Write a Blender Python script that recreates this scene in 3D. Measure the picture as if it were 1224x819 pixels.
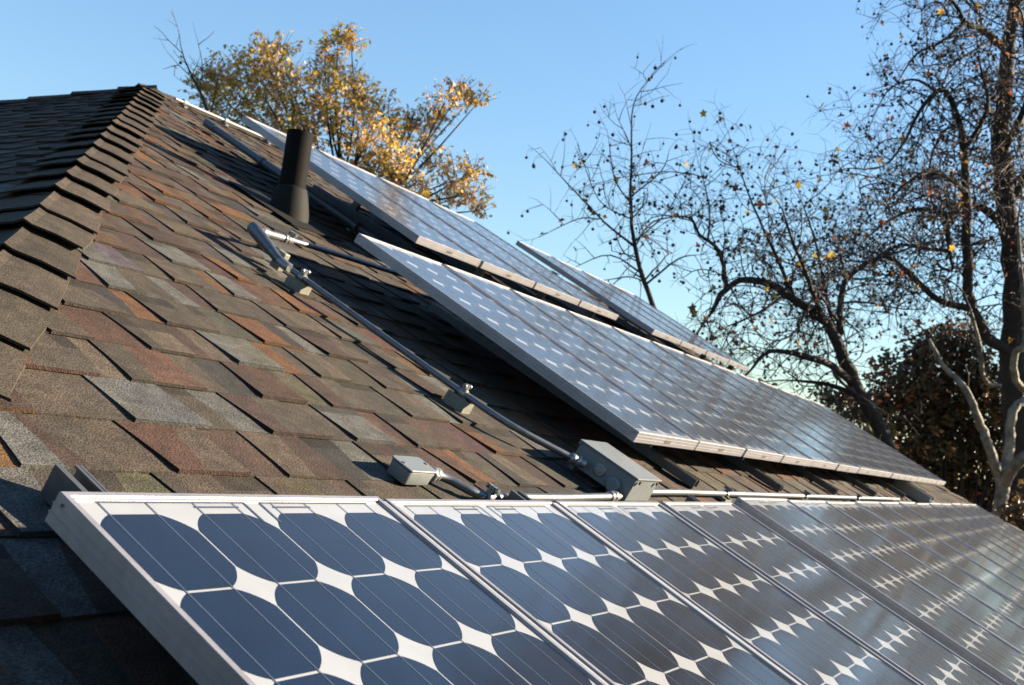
import bpy, bmesh, math, random
import numpy as np
from mathutils import Vector, Matrix
R_ = math.radians
for o in list(bpy.data.objects): bpy.data.objects.remove(o)
C = bpy.context.scene.collection
sc = bpy.context.scene
rnd = random.Random(11)

# ------------------------------------------------------------------ camera, sky, sun, exposure
TH = R_(25.0)                                   # roof pitch
H0 = 3.5                                        # height of the array datum above the ground
AM = Matrix.Translation((0, 0, H0)) @ Matrix.Rotation(TH, 4, 'X')   # roof coordinates (x along eave, y up slope, z out of roof) to world
cam_d = bpy.data.cameras.new('camera'); cam = bpy.data.objects.new('camera', cam_d); C.objects.link(cam)
CAMROT = Matrix(((0.470261, -0.132081, -0.872588), (-0.872629, 0.078078, -0.482102), (0.131806, 0.988159, -0.078541)))
CAMPOS = Vector((-0.978437, -0.720866, 3.687808))
cam.matrix_world = Matrix.Translation(CAMPOS) @ CAMROT.to_4x4()
cam_d.sensor_width = 36; cam_d.lens = 38.34; cam_d.clip_start = 0.05; cam_d.clip_end = 3000
cam_d.dof.use_dof = True; cam_d.dof.focus_distance = 1.7; cam_d.dof.aperture_fstop = 13
sc.camera = cam

SUN = (AM.to_3x3() @ Vector((1.30, -0.98, 1.0))).normalized()
elev = math.asin(SUN.z); azim = math.atan2(SUN.x, SUN.y)
w = bpy.data.worlds.new('World'); sc.world = w; w.use_nodes = True
nt = w.node_tree; bg = nt.nodes['Background']
sky = nt.nodes.new('ShaderNodeTexSky'); sky.sky_type = 'NISHITA'; sky.sun_disc = False
sky.sun_elevation = elev; sky.sun_rotation = azim
sky.air_density = 1.0; sky.dust_density = 0.0; sky.ozone_density = 1.0
hs = nt.nodes.new('ShaderNodeHueSaturation'); hs.inputs['Saturation'].default_value = 1.13
nt.links.new(sky.outputs[0], hs.inputs['Color']); 
sh = nt.nodes.new('ShaderNodeRGBToBW'); nt.links.new(hs.outputs[0], sh.inputs[0])
m1 = nt.nodes.new('ShaderNodeMath'); m1.operation = 'MULTIPLY_ADD'; m1.inputs[1].default_value = 0.20; m1.inputs[2].default_value = 1.0; nt.links.new(sh.outputs[0], m1.inputs[0])
m2 = nt.nodes.new('ShaderNodeMath'); m2.operation = 'DIVIDE'; m2.inputs[0].default_value = 1.45; nt.links.new(m1.outputs[0], m2.inputs[1])
vs_ = nt.nodes.new('ShaderNodeVectorMath'); vs_.operation = 'SCALE'; nt.links.new(hs.outputs[0], vs_.inputs[0]); nt.links.new(m2.outputs[0], vs_.inputs['Scale'])
vm_ = nt.nodes.new('ShaderNodeVectorMath'); vm_.operation = 'MULTIPLY'; vm_.inputs[1].default_value = (.93, .985, 1.04)
nt.links.new(vs_.outputs[0], vm_.inputs[0]); nt.links.new(vm_.outputs[0], bg.inputs[0]); bg.inputs[1].default_value = 0.05
sl = bpy.data.lights.new('sun', 'SUN'); sl.energy = 5.0; sl.angle = R_(0.5); sl.color = (1.0, 0.84, 0.62)
so = bpy.data.objects.new('sun', sl); C.objects.link(so)
so.rotation_euler = SUN.to_track_quat('Z', 'Y').to_euler(); so.location = (8, -10, 20)
sc.view_settings.view_transform = 'Standard'; sc.view_settings.look = 'None'
sc.view_settings.exposure = 2.38; sc.view_settings.gamma = 1.0
sc.render.engine = 'CYCLES'
sc.cycles.max_bounces = 6; sc.cycles.transparent_max_bounces = 8

# ------------------------------------------------------------------ helpers
class MB:
    """collects faces; build() links them as ONE mesh object"""
    def __init__(s): s.v = []; s.f = []; s.m = []; s.c = []; s.sm = []
    def face(s, pts, mi=0, col=None, smooth=False):
        b = len(s.v); s.v += [tuple(p) for p in pts]; s.f.append(tuple(range(b, b + len(pts)))); s.m.append(mi); s.c.append(col); s.sm.append(smooth)
    def grid(s, rows, mi=0, col=None, smooth=True, closed=False):
        b = len(s.v); n = len(rows[0])
        for r in rows: s.v += [tuple(p) for p in r]
        for i in range(len(rows) - 1):
            for j in range(n if closed else n - 1):
                k = (j + 1) % n
                s.f.append((b + i*n + j, b + i*n + k, b + (i+1)*n + k, b + (i+1)*n + j)); s.m.append(mi); s.c.append(col); s.sm.append(smooth)
    def box(s, x0, x1, y0, y1, z0, z1, mi=0, col=None):
        p = [(x, y, z) for z in (z0, z1) for y in (y0, y1) for x in (x0, x1)]
        for q in ((0, 2, 3, 1), (4, 5, 7, 6), (0, 1, 5, 4), (2, 6, 7, 3), (0, 4, 6, 2), (1, 3, 7, 5)):
            s.face([p[i] for i in q], mi, col)
    def tube(s, pts, rad, n=12, mi=0, col=None, caps=True, squash=None):
        pts = [Vector(p) for p in pts]
        if not hasattr(rad, '__len__'): rad = [rad]*len(pts)
        rows = []; t0 = (pts[1]-pts[0]).normalized()
        a = t0.orthogonal().normalized()
        for i, p in enumerate(pts):
            t = (pts[min(i+1, len(pts)-1)] - pts[max(i-1, 0)]).normalized()
            a = (a - t*a.dot(t))
            a = a.normalized() if a.length > 1e-6 else t.orthogonal().normalized()
            b = t.cross(a)
            rows.append([p + (a*math.cos(2*math.pi*k/n) + b*math.sin(2*math.pi*k/n))*rad[i] for k in range(n)])
        s.grid(rows, mi, col, True, True)
        if caps:
            s.face(list(reversed(rows[0])), mi, col); s.face(rows[-1], mi, col)
    def build(s, name, mat, parent=None, mw=None, bevel=0, auto=False):
        me = bpy.data.meshes.new(name); me.from_pydata(s.v, [], s.f)
        for m in (mat if isinstance(mat, (list, tuple)) else [mat]): me.materials.append(m)
        me.polygons.foreach_set('material_index', s.m)
        me.polygons.foreach_set('use_smooth', s.sm)
        if any(c is not None for c in s.c):
            at = me.color_attributes.new('tint', 'FLOAT_COLOR', 'CORNER')
            arr = []
            for f, c in zip(s.f, s.c):
                c = c or (.5, .5, .5)
                arr += [c[0], c[1], c[2], 1.0]*len(f)
            at.data.foreach_set('color', arr)
        me.update()
        o = bpy.data.objects.new(name, me); C.objects.link(o)
        if parent is not None: o.parent = parent
        if mw is not None: o.matrix_world = mw
        if bevel:
            bm = bmesh.new(); bm.from_mesh(me); bmesh.ops.remove_doubles(bm, verts=bm.verts, dist=1e-5)
            bmesh.ops.recalc_face_normals(bm, faces=bm.faces); bm.to_mesh(me); bm.free()
            md = o.modifiers.new('bevel', 'BEVEL'); md.width = bevel; md.segments = 2; md.limit_method = 'ANGLE'
        return o

def tag(o, label, cat=None, group=None, kind=None):
    if label: o['label'] = label
    if cat: o['category'] = cat
    if group: o['group'] = group
    if kind: o['kind'] = kind
    return o
def empty(name, mw, label, cat, group=None):
    o = bpy.data.objects.new(name, None); C.objects.link(o); o.matrix_world = mw; o.empty_display_size = .1
    return tag(o, label, cat, group)
def at(px, py, d):
    """point seen at photograph pixel (px,py), d metres in front of the camera"""
    f = 1303.6
    return CAMPOS + CAMROT @ Vector(((px-612)/f*d, -(py-409.5)/f*d, -d))

# ------------------------------------------------------------------ materials
def mat(name, base=(.5, .5, .5), rough=.5, metal=0.0, tint=False, noise=None, bump=None, coat=0, spec=.5, trans=0, sheen=0):
    """noise = list of (scale, low colour factor, high colour factor, detail); bump = (scale, strength)"""
    m = bpy.data.materials.new(name); m.use_nodes = True
    t = m.node_tree; N = t.nodes; L = t.links; b = N['Principled BSDF']
    b.inputs['Roughness'].default_value = rough; b.inputs['Metallic'].default_value = metal
    b.inputs['Specular IOR Level'].default_value = spec
    if coat: b.inputs['Coat Weight'].default_value = coat; b.inputs['Coat Roughness'].default_value = .05
    if sheen: b.inputs['Sheen Weight'].default_value = sheen; b.inputs['Sheen Roughness'].default_value = .3; b.inputs['Sheen Tint'].default_value = (1, .96, .92, 1)
    tc = N.new('ShaderNodeTexCoord')
    if tint:
        a = N.new('ShaderNodeVertexColor'); a.layer_name = 'tint'; col = a.outputs[0]
    else:
        r = N.new('ShaderNodeRGB'); r.outputs[0].default_value = (*base, 1); col = r.outputs[0]
    for (s, lo, hi, det) in (noise or []):
        n = N.new('ShaderNodeTexNoise'); n.inputs['Scale'].default_value = s; n.inputs['Detail'].default_value = det; n.inputs['Roughness'].default_value = .65
        L.new(tc.outputs['Object'], n.inputs['Vector'])
        mr = N.new('ShaderNodeMapRange'); mr.inputs[1].default_value = .3; mr.inputs[2].default_value = .7; mr.inputs[3].default_value = lo; mr.inputs[4].default_value = hi
        L.new(n.outputs[0], mr.inputs[0])
        mx = N.new('ShaderNodeVectorMath'); mx.operation = 'SCALE'; L.new(col, mx.inputs[0]); L.new(mr.outputs[0], mx.inputs['Scale']); col = mx.outputs[0]
    L.new(col, b.inputs['Base Color'])
    if bump:
        n = N.new('ShaderNodeTexNoise'); n.inputs['Scale'].default_value = bump[0]; n.inputs['Detail'].default_value = 3
        L.new(tc.outputs['Object'], n.inputs['Vector'])
        bp = N.new('ShaderNodeBump'); bp.inputs['Strength'].default_value = bump[1]; bp.inputs['Distance'].default_value = bump[2]
        L.new(n.outputs[0], bp.inputs['Height']); L.new(bp.outputs[0], b.inputs['Normal'])
    if trans:
        tr = N.new('ShaderNodeBsdfTranslucent'); L.new(col, tr.inputs[0])
        ms = N.new('ShaderNodeMixShader'); ms.inputs[0].default_value = trans
        L.new(b.outputs[0], ms.inputs[1]); L.new(tr.outputs[0], ms.inputs[2]); L.new(ms.outputs[0], N['Material Output'].inputs[0])
    return m

M = {}
M['shingle'] = mat('shingle granules', tint=True, rough=.92, noise=[(300, .42, 1.6, 1), (28, .68, 1.34, 4), (7, .8, 1.2, 3)], bump=(300, .7, .004), spec=.25)
M['deck'] = mat('roof deck', (.05, .045, .04), .9)
M['wall'] = mat('painted wall', (0.3432, 0.3120, 0.2621), .8, noise=[(3, .9, 1.08, 3)])
M['trim'] = mat('painted trim', (0.3744, 0.3619, 0.3370), .6)
M['alu'] = mat('anodised aluminium frame', (0.2088, 0.2047, 0.2211), .40, .3, noise=[(90, .92, 1.06, 2), (9, .8, 1.1, 4)])
M['strip'] = mat('pale aluminium strip', (.24, .25, .27), .4, .1, noise=[(60, .85, 1.1, 2)])
M['rail'] = mat('shade toned mill finish rail', (0.0772, 0.0790, 0.0842), .42, .4, noise=[(40, .8, 1.1, 2)])  # base darkened so the colour carries the shadow under the arrays
M['back'] = mat('white backsheet under glass', (.225, .232, .245), .09, noise=[(9, .9, 1.05, 4)], spec=.65, sheen=.15)
M['cell'] = mat('silicon cell under glass', (.0016, .0036, .0105), .10, noise=[(9, .55, 1.5, 2), (700, .5, 1.6, 1)], spec=.65, sheen=.15)
M['ribbon'] = mat('tinned ribbon', (.05, .066, .095), .3, .2)
M['slot'] = mat('dark brown slot', (.05, .035, .02), .8)
M['galv'] = mat('galvanised conduit', (0.1275, 0.1350, 0.1462), .46, .8, noise=[(60, .78, 1.12, 3)])
M['duct'] = mat('shade toned duct', (.06, .07, .085), .45, .2, noise=[(40, .8, 1.15, 3)])  # darker than galv: shade under the upper row is put into the colour
M['zinc'] = mat('zinc fitting', (0.2254, 0.2254, 0.2254), .34, .6, noise=[(120, .7, 1.1, 2)])
M['greybox'] = mat('grey painted box', (0.1061, 0.1161, 0.1222), .45, .0, noise=[(30, .9, 1.06, 3)])
M['strut'] = mat('weathered strut block', (0.1264, 0.1264, 0.1018), .6, .0, noise=[(80, .75, 1.1, 2)])
M['vent'] = mat('black pipe', (0.0038, 0.0034, 0.0031), .75, noise=[(25, .7, 1.5, 3)], spec=.06)
M['boot'] = mat('dark flashing boot', (0.0028, 0.0026, 0.0023), .75, noise=[(25, .7, 1.5, 3)], spec=.2)
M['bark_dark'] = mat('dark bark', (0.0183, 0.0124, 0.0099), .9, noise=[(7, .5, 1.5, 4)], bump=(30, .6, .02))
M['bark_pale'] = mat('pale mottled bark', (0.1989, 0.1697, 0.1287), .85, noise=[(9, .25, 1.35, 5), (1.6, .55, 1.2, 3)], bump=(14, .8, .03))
M['twig'] = mat('twig bark', (0.0289, 0.0177, 0.0159), .85, noise=[(4, .6, 1.6, 3)])
M['leaf'] = mat('autumn leaf', tint=True, rough=.6, trans=.4, spec=.2)
M['leafdark'] = mat('evergreen leaf', tint=True, rough=.5, trans=.15)
M['pod'] = mat('dry seed ball', (0.0191, 0.0136, 0.0109), .9)
M['ground'] = mat('lawn ground', (0.0374, 0.0406, 0.0187), .95, noise=[(.4, .6, 1.4, 4), (14, .6, 1.3, 3)])

# ------------------------------------------------------------------ ground
g = MB(); g.face([(-900, -900, 0), (900, -900, 0), (900, 900, 0), (-900, 900, 0)])
tag(g.build('ground', M['ground']), 'flat lawn ground around the house', kind='structure')

# ------------------------------------------------------------------ the house and its hip roof
ZR = -.13                                       # roof surface under the array datum
KH = .857
YR = 4.70; XA = 3.36; XB = 7.15; YE = -1.30     # ridge, its two ends, eave
def rp(x, y, z=0): return AM @ Vector((x, y, ZR + z))
A = rp(XA, YR); B = rp(XB, YR)
E_fl = rp(XA - KH*(YR-YE), YE); E_fr = rp(XB + KH*(YR-YE), YE)
def mirror(p): return Vector((p.x, 2*A.y - p.y, p.z))
E_bl = mirror(E_fl); E_br = mirror(E_fr)
house = empty('house', Matrix.Translation(((E_fl.x+E_fr.x)/2, A.y, 0)), 'house under a hip roof of mixed brown asphalt shingles', 'house')
HI = house.matrix_world.inverted()
PT = lambda p: HI @ Vector(p)
roof = MB()
for poly in ((E_fl, E_fr, B, A), (E_bl, E_fl, A), (E_br, E_bl, A, B), (E_fr, E_br, B)):
    roof.face([PT(p) - Vector((0, 0, .012)) for p in poly])
roof.face([PT(p) - Vector((0, 0, .06)) for p in (E_fl, E_bl, E_br, E_fr)])
roof_o = roof.build('roof', M['deck'], house)
wl = MB(); ins = .45
x0, x1, y0, y1 = E_fl.x+ins, E_fr.x-ins, E_fl.y+ins, E_bl.y-ins
z1 = E_fl.z - .065
for (a, b) in (((x0, y0), (x1, y0)), ((x1, y0), (x1, y1)), ((x1, y1), (x0, y1)), ((x0, y1), (x0, y0))):
    wl.face([PT((*a, 0)), PT((*b, 0)), PT((*b, z1)), PT((*a, z1))])
wl.build('wall', M['wall'], house)
fa = MB()
for (a, b) in ((E_fl, E_fr), (E_fr, E_br), (E_br, E_bl), (E_bl, E_fl)):
    d = (b-a).normalized(); n = d.cross(Vector((0, 0, 1)))
    p = [a - n*.03, b - n*.03, b - n*.005, a - n*.005]
    lo = [PT(q - Vector((0, 0, .2))) for q in p]; hi = [PT(q - Vector((0, 0, .02))) for q in p]
    fa.face(lo[::-1]); fa.face(hi)
    for i in range(4): fa.face([lo[i], lo[(i+1) % 4], hi[(i+1) % 4], hi[i]])
fa.build('fascia', M['trim'], house)

PAL = [((.048, .047, .044), 1.9), ((.031, .0245, .0185), 5.2), ((.060, .027, .011), 1.8), ((.028, .0165, .013), 2.2), ((.042, .031, .022), 2.8), ((.016, .0145, .013), .9), ((.042, .021, .014), 1.5)]
def pal(r):
    t = r.random()*sum(p[1] for p in PAL)
    for c, wt in PAL:
        t -= wt
        if t <= 0: break
    k = r.uniform(.85, 1.15)
    return tuple(x*k*r.uniform(.985, 1.015) for x in c)

def shingles(origin, ux, vx, width, height, clips, name, seed, tabs=True, u_from=0):
    """laminated shingle courses on a roof plane; origin at eave corner, ux along the eave, vx up the slope"""
    r = random.Random(seed); mb = MB(); nz = ux.cross(vx); E = .1432
    P = lambda u, v, z: origin + ux*u + vx*v + nz*z
    nc = int(height/E) + 1
    for i in range(nc):
        v0 = i*E; uL = u_from - .4 + r.uniform(0, .3); uR = width + .3
        u = uL; raised = r.random() < .5
        vb = v0 + r.uniform(-.002, .002)
        while u < uR:
            wd = r.uniform(.085, .19) if raised or not tabs else r.uniform(.07, .17)
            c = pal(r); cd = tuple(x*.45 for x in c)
            b0, t0 = .0055, .0012
            top = v0 + E + .03
            # base strip piece
            vm = v0 + E*r.uniform(.62, .8)
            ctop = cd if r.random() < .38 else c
            zb = lambda v: b0 + (t0-b0)*(v-vb)/(top-vb)
            c2 = pal(r) if r.random() < .55 else tuple(x*r.uniform(.8, 1.2) for x in c)
            fb, ft, fm = [min(.85, max(.15, q)) for q in (lambda m_: (m_ - r.uniform(-.1, .22), m_ + r.uniform(-.1, .22), m_ + r.uniform(-.05, .05)))(r.uniform(.3, .7))]
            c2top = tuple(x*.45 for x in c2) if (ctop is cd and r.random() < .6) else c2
            for (ua, va, ub_, ub2, cA, cB) in ((0, 0, fb, fm, c, ctop), (None, None, fb, fm, c2, c2top)):
                lo_, hi_ = (0, None) if ua == 0 else (None, 1)
                q = [(u + wd*(0 if ua == 0 else fb), vb), (u + wd*(fb if ua == 0 else 1), vb), (u + wd*(fm if ua == 0 else 1), vm), (u + wd*(0 if ua == 0 else fm), vm), (u + wd*(ft if ua == 0 else 1), top), (u + wd*(0 if ua == 0 else ft), top)]
                q = [P(a_, b_, zb(b_)) for a_, b_ in q]
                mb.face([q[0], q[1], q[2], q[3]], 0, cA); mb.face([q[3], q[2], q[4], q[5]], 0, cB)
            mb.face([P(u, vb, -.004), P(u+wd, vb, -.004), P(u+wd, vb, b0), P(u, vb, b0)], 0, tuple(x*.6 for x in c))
            if tabs and raised:
                lift = r.uniform(.0042, .0078); sl_ = r.uniform(-.012, .012); sr_ = r.uniform(-.012, .012)
                vbt = vb - r.uniform(.001, .003); vt = v0 + E + .012
                vs = [vbt, vbt + (vt-vbt)*.3, vm, vt]
                L_ = []; R2 = []; LB = []; RB = []
                for v in vs:
                    k = (v-vbt)/(vt-vbt); z = zb(v) + .0025 + (lift-.0025)*(1-k)**2
                    ul = u + sl_*(k-.5)*2 + .004*math.sin(k*3); ur = u + wd + sr_*(k-.5)*2
                    L_.append(P(ul, v, z)); R2.append(P(ur, v, z)); LB.append(P(ul, v, zb(v)-.001)); RB.append(P(ur, v, zb(v)-.001))
                for j in range(3):
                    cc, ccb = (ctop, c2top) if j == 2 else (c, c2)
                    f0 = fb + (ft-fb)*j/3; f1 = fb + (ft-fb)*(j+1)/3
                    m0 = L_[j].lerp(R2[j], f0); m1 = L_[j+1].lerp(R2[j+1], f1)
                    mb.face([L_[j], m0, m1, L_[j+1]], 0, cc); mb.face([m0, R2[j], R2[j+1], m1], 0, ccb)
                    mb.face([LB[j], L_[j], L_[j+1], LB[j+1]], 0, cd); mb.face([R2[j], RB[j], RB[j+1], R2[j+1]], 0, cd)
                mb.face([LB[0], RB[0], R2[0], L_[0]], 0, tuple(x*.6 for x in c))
            u += wd; raised = not raised
    mb.v = [tuple(PT(p)) for p in mb.v]
    o = mb.build(name, M['shingle'], roof_o)
    bm = bmesh.new(); bm.from_mesh(o.data)
    for (co, no) in clips:
        bmesh.ops.bisect_plane(bm, geom=bm.verts[:]+bm.edges[:]+bm.faces[:], plane_co=PT(co), plane_no=no, clear_outer=True)
    bm.to_mesh(o.data); bm.free()
    return o
Z = Vector((0, 0, 1)); X = Vector((1, 0, 0)); Y = Vector((0, 1, 0))
VS = (AM.to_3x3() @ Y)
def hipn(a, b, inside):
    n = (b-a); n.z = 0; n = n.cross(Z).normalized()
    return -n if n.dot(inside - a) > 0 else n
mid = (A+B+E_fl+E_fr)/4
fclips = [(A, hipn(E_fl, A, mid)), (B, hipn(E_fr, B, mid)), (A, VS)]
shingles(E_fl, X, VS, (E_fr-E_fl).length, (A-rp(XA, YE)).length, fclips, 'front_shingles', 5)
bmid = mirror(mid)
VB = Vector((0, -VS.y, VS.z))
shingles(E_br, -X, VB, (E_fr-E_fl).length, (A-rp(XA, YE)).length, [(A, hipn(E_bl, A, bmid)), (B, hipn(E_br, B, bmid)), (A, VB)], 'back_shingles', 6, tabs=False)
def endface(e0, e1, ap, name, seed, tabs):
    u = (e1-e0).normalized(); m0 = (e0+e1)/2; v = (ap-m0); h = v.length; v.normalize()
    inside = (e0+e1+ap)/3
    shingles(e0, u, v, (e1-e0).length, h, [(ap, hipn(e0, ap, inside)), (ap, hipn(e1, ap, inside))], name, seed, tabs)
endface(E_bl, E_fl, A, 'end_shingles', 7, True)
endface(E_fr, E_br, B, 'end_shingles', 8, False)

def cap_mesh(mb, lo, hi, n1, n2, t, col, r, inv, ln=.32, wid=.125):
    """one bent cap shingle; lo -> hi runs up the hip, n1 / n2 are the normals of the two roof faces it covers"""
    d = (hi-lo).normalized()
    w1 = n1.cross(d); w1 = w1 if w1.dot(n2) < 0 else -w1
    w2 = n2.cross(d); w2 = w2 if w2.dot(n1) < 0 else -w2
    nm = (n1+n2).normalized()
    rows = []; bot = []
    dj = r.uniform(-.006, .006); sk = r.uniform(-.016, .016); lf = r.uniform(.75, 1.3)
    for s in (0, .12, .5, 1):
        p = lo + d*(t + s*ln + dj); z = .005 + .018*lf*(1-s)**1.3; th = .005
        a = wid + sk*(s-.5) + .003*r.uniform(-1, 1)
        prof = [p + w1*a + n1*z, p + w1*a*.5 + n1*(z+.003), p + w1*.018 + nm*(z-.001+.003), p + nm*(z+.006), p + w2*.018 + nm*(z-.001+.003), p + w2*a*.5 + n2*(z+.003), p + w2*a + n2*z]
        rows.append([inv @ q for q in prof]); bot.append([inv @ (q - nm*th) for q in prof])
    for j in range(3):
        for i in range(6):
            mb.face([rows[j][i], rows[j][i+1], rows[j+1][i+1], rows[j+1][i]], 0, col, False)
        for i in (0, 6):
            mb.face([bot[j][i], rows[j][i], rows[j+1][i], bot[j+1][i]], 0, col)
    for i in range(6): mb.face([bot[0][i], bot[0][i+1], rows[0][i+1], rows[0][i]], 0, tuple(c*.7 for c in col))
NF = VS.cross(-X).normalized(); NF = NF if NF.z > 0 else -NF
NB = Vector((0, -NF.y, NF.z))
NL = (E_fl-E_bl).cross(A-E_bl).normalized(); NL = NL if NL.z > 0 else -NL
NRr = Vector((-NL.x, NL.y, NL.z))
capr = random.Random(3)
def caps(lo, hi, n1, n2, single=True, name='hip_cap', step=.235):
    L = (hi-lo).length; n = int(L/step); allm = MB()
    for k in range(n+1):
        base = (.033, .025, .018); kk = capr.uniform(.82, 1.14); col = tuple(c*kk*capr.uniform(.96, 1.04) for c in base)
        mb = MB() if single else allm
        t = k*step - .02 + capr.uniform(-.012, .012)
        cap_mesh(mb, lo, hi, n1, n2, t, col, capr, HI, ln=min(.32, L - t + .06))
        if single: mb.build(name, M['shingle'], roof_o)
    if not single: tag(allm.build(name, M['shingle'], roof_o), None, kind='stuff')
caps(E_fl, A, NF, NL)
caps(E_bl, A, NB, NL)
caps(B, A, NF, NB, name='ridge_cap')
caps(E_fr, B, NF, NRr, single=False)
caps(E_br, B, NB, NRr, single=False)

# ------------------------------------------------------------------ solar panels
PW = .543; MW = .522; ML = 1.206; CP = .127
def panel_meshes():
    # frame profile, swept round the rectangle: (distance inwards, z)
    prof = [(.0090, .0004), (.0087, .0028), (.0076, .0040), (.0008, .0040), (0, .0032), (0, -.0075), (-.0010, -.0080), (-.0010, -.0092), (0, -.0097), (0, -.0172), (-.0010, -.0177), (-.0010, -.0189), (0, -.0194), (0, -.0292), (.0008, -.0300), (.020, -.0300), (.020, -.0280), (.0025, -.0280), (.0025, -.0030), (.0090, -.0030)]
    f = MB()
    loops = [[(o, o, z), (MW-o, o, z), (MW-o, ML-o, z), (o, ML-o, z)] for o, z in prof]
    for i in range(len(prof)):
        a = loops[i]; b = loops[(i+1) % len(prof)]
        for k in range(4): f.face([a[k], a[(k+1) % 4], b[(k+1) % 4], b[k]])
    # weep slots on the two short ends (flat dark brown faces)
    for ys, sgn in ((0, -1), (ML, 1)):
        x = MW*.50; yy = ys + sgn*.0003
        f.face([(x-.022, yy+sgn*.0014, -.0098), (x+.024, yy+sgn*.0014, -.0098), (x+.014, yy+sgn*.0014, -.0185), (x-.030, yy+sgn*.0014, -.0185)], 1)
    for xs, sg in ((0, -1), (MW, 1)):
        for ys in (.012, ML-.012):
            for zz in (-.0045,):
                pts_ = [(xs + sg*.0011, ys + .0020*math.cos(q*math.pi/5), zz + .0020*math.sin(q*math.pi/5)) for q in range(10)]
                f.face(pts_, 1)
    lam = MB()
    lam.face([(.003, .003, 0), (MW-.003, .003, 0), (MW-.003, ML-.003, 0), (.003, ML-.003, 0)], 0)
    lam.face([(.003, .003, -.004), (.003, ML-.003, -.004), (MW-.003, ML-.003, -.004), (MW-.003, .003, -.004)], 3)
    xc = MW/2 - .003; ytop = ML - .033
    hs = .0619; Rr = .0693; a0 = math.acos(hs/Rr)
    for j in range(9):
        for i in range(4):
            cx = xc + (i-1.5)*CP; cy = ytop - (j+.5)*CP
            pts = []
            for q in range(4):
                for k in range(7):
                    a = q*math.pi/2 + a0 + (math.pi/2 - 2*a0)*k/6
                    pts.append((cx + Rr*math.cos(a), cy + Rr*math.sin(a), .0004))
            lam.face(pts, 1)
    for i in range(4):
        for s in (-1, 1):
            cx = xc + (i-1.5)*CP + s*.0305
            lam.face([(cx-.0009, ytop-9*CP-.006, .0007), (cx+.0009, ytop-9*CP-.006, .0007), (cx+.0009, ytop+.019, .0007), (cx-.0009, ytop+.019, .0007)], 2)
    def rib(xa, xb, y, h=.003):
        lam.face([(xa, y, .0010), (xb, y, .0010), (xb, y+h, .0010), (xa, y+h, .0010)], 2)
    X4 = [xc + (i-1.5)*CP for i in range(4)]
    rib(X4[0]-.034, X4[1]+.05, ytop+.018); rib(X4[1]-.034, X4[1]+.034, ytop+.009); rib(X4[2]-.034, X4[2]+.034, ytop+.009); rib(X4[2]-.05, X4[3]+.034, ytop+.018)
    for xx in (X4[1]+.05, X4[2]-.05):
        lam.face([(xx-.0015, ytop-.020, .0009), (xx+.0015, ytop-.020, .0009), (xx+.0015, ytop+.021, .0009), (xx-.0015, ytop+.021, .0009)], 2)
    rib(X4[0]-.034, X4[1]+.034, ytop-9*CP-.009); rib(X4[2]-.034, X4[3]+.034, ytop-9*CP-.009)
    jb = MB(); jb.box(MW/2-.055, MW/2+.055, ML-.16, ML-.06, -.026, -.0045)
    return f, lam, jb
ORD = ['first', 'second', 'third', 'fourth', 'fifth', 'sixth', 'seventh', 'eighth', 'ninth', 'tenth', 'eleventh', 'twelfth', 'thirteenth']
proto = {}
def panel(mw, label, group):
    e = empty('solar_panel', mw, label, 'solar panel', group)
    if not proto:
        f, lam, jb = panel_meshes()
        proto['frame'] = f.build('frame', [M['alu'], M['slot']]); proto['laminate'] = lam.build('laminate', [M['back'], M['cell'], M['ribbon'], M['trim']]); proto['junction_box'] = jb.build('junction_box', M['vent'])
        first = True
    else: first = False
    for k, src in proto.items():
        o = src if first else src.copy()
        if not first: C.objects.link(o)
        o.parent = e
    return e
def array(x, y, z, tilt, n, label_of, group):
    base = AM @ Matrix.Translation((x, y, z)) @ Matrix.Rotation(R_(tilt), 4, 'X')
    for k in range(n):
        jit = Matrix.Translation((0, rnd.uniform(-.002, .002), rnd.uniform(-.0012, .0012))) @ Matrix.Rotation(R_(rnd.uniform(-.12, .12)), 4, 'X') @ Matrix.Rotation(R_(rnd.uniform(-.12, .12)), 4, 'Y')
        panel(base @ Matrix.Translation((k*PW, 0, 0)) @ jit, label_of(k), group)
    return base
def lab_a(k): return ['nearest solar panel, at the left end of the front row, ribbed frame side in view', 'second solar panel from the left in the front row, just below the small grey box', 'third solar panel from the left in the front row, just below the large grey box', 'fourth solar panel from the left in the front row, last before the raised step'][k]
FA = array(-.258, .160-ML, 0, 0, 4, lab_a, 'solar panels of the front row')
def lab_b(k):
    if k == 0: return 'front row solar panel just right of the raised step'
    if k == 11: return 'farthest solar panel, at the right end of the front row'
    return '%s solar panel right of the raised step in the front row' % ORD[k]
FB = array(1.965, .165-ML, .012, 0, 12, lab_b, 'solar panels of the front row')
def lab_m(k):
    if k == 0: return 'nearest solar panel of the long middle row, its left frame side above the grey boxes'
    if k == 12: return 'farthest solar panel at the right tip of the long middle row'
    return '%s solar panel from the left in the long middle row' % ORD[k]
MID = array(1.905, .485, .022, 1.7, 13, lab_m, 'solar panels of the middle row')
def lab_u(k): return ['solar panel right behind the black vent pipe, leftmost of the upper row', 'second solar panel from the left in the upper row behind the vent pipe', 'third solar panel from the left in the upper row behind the vent pipe', 'rightmost solar panel of the upper row, beside the dark gap'][k]
UP = array(2.745, 2.06, .063, 1.8, 4, lab_u, 'solar panels of the upper row')
def lab_f(k): return ['left end solar panel of the far row standing beyond the dark gap', 'second solar panel from the left of the far row beyond the dark gap', 'third solar panel from the left of the far row beyond the dark gap', 'right end solar panel of the far row, under the arching bare branch'][k]
FAR = array(5.49, 2.06, .063, 1.8, 4, lab_f, 'solar panels of the far upper row')

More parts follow.
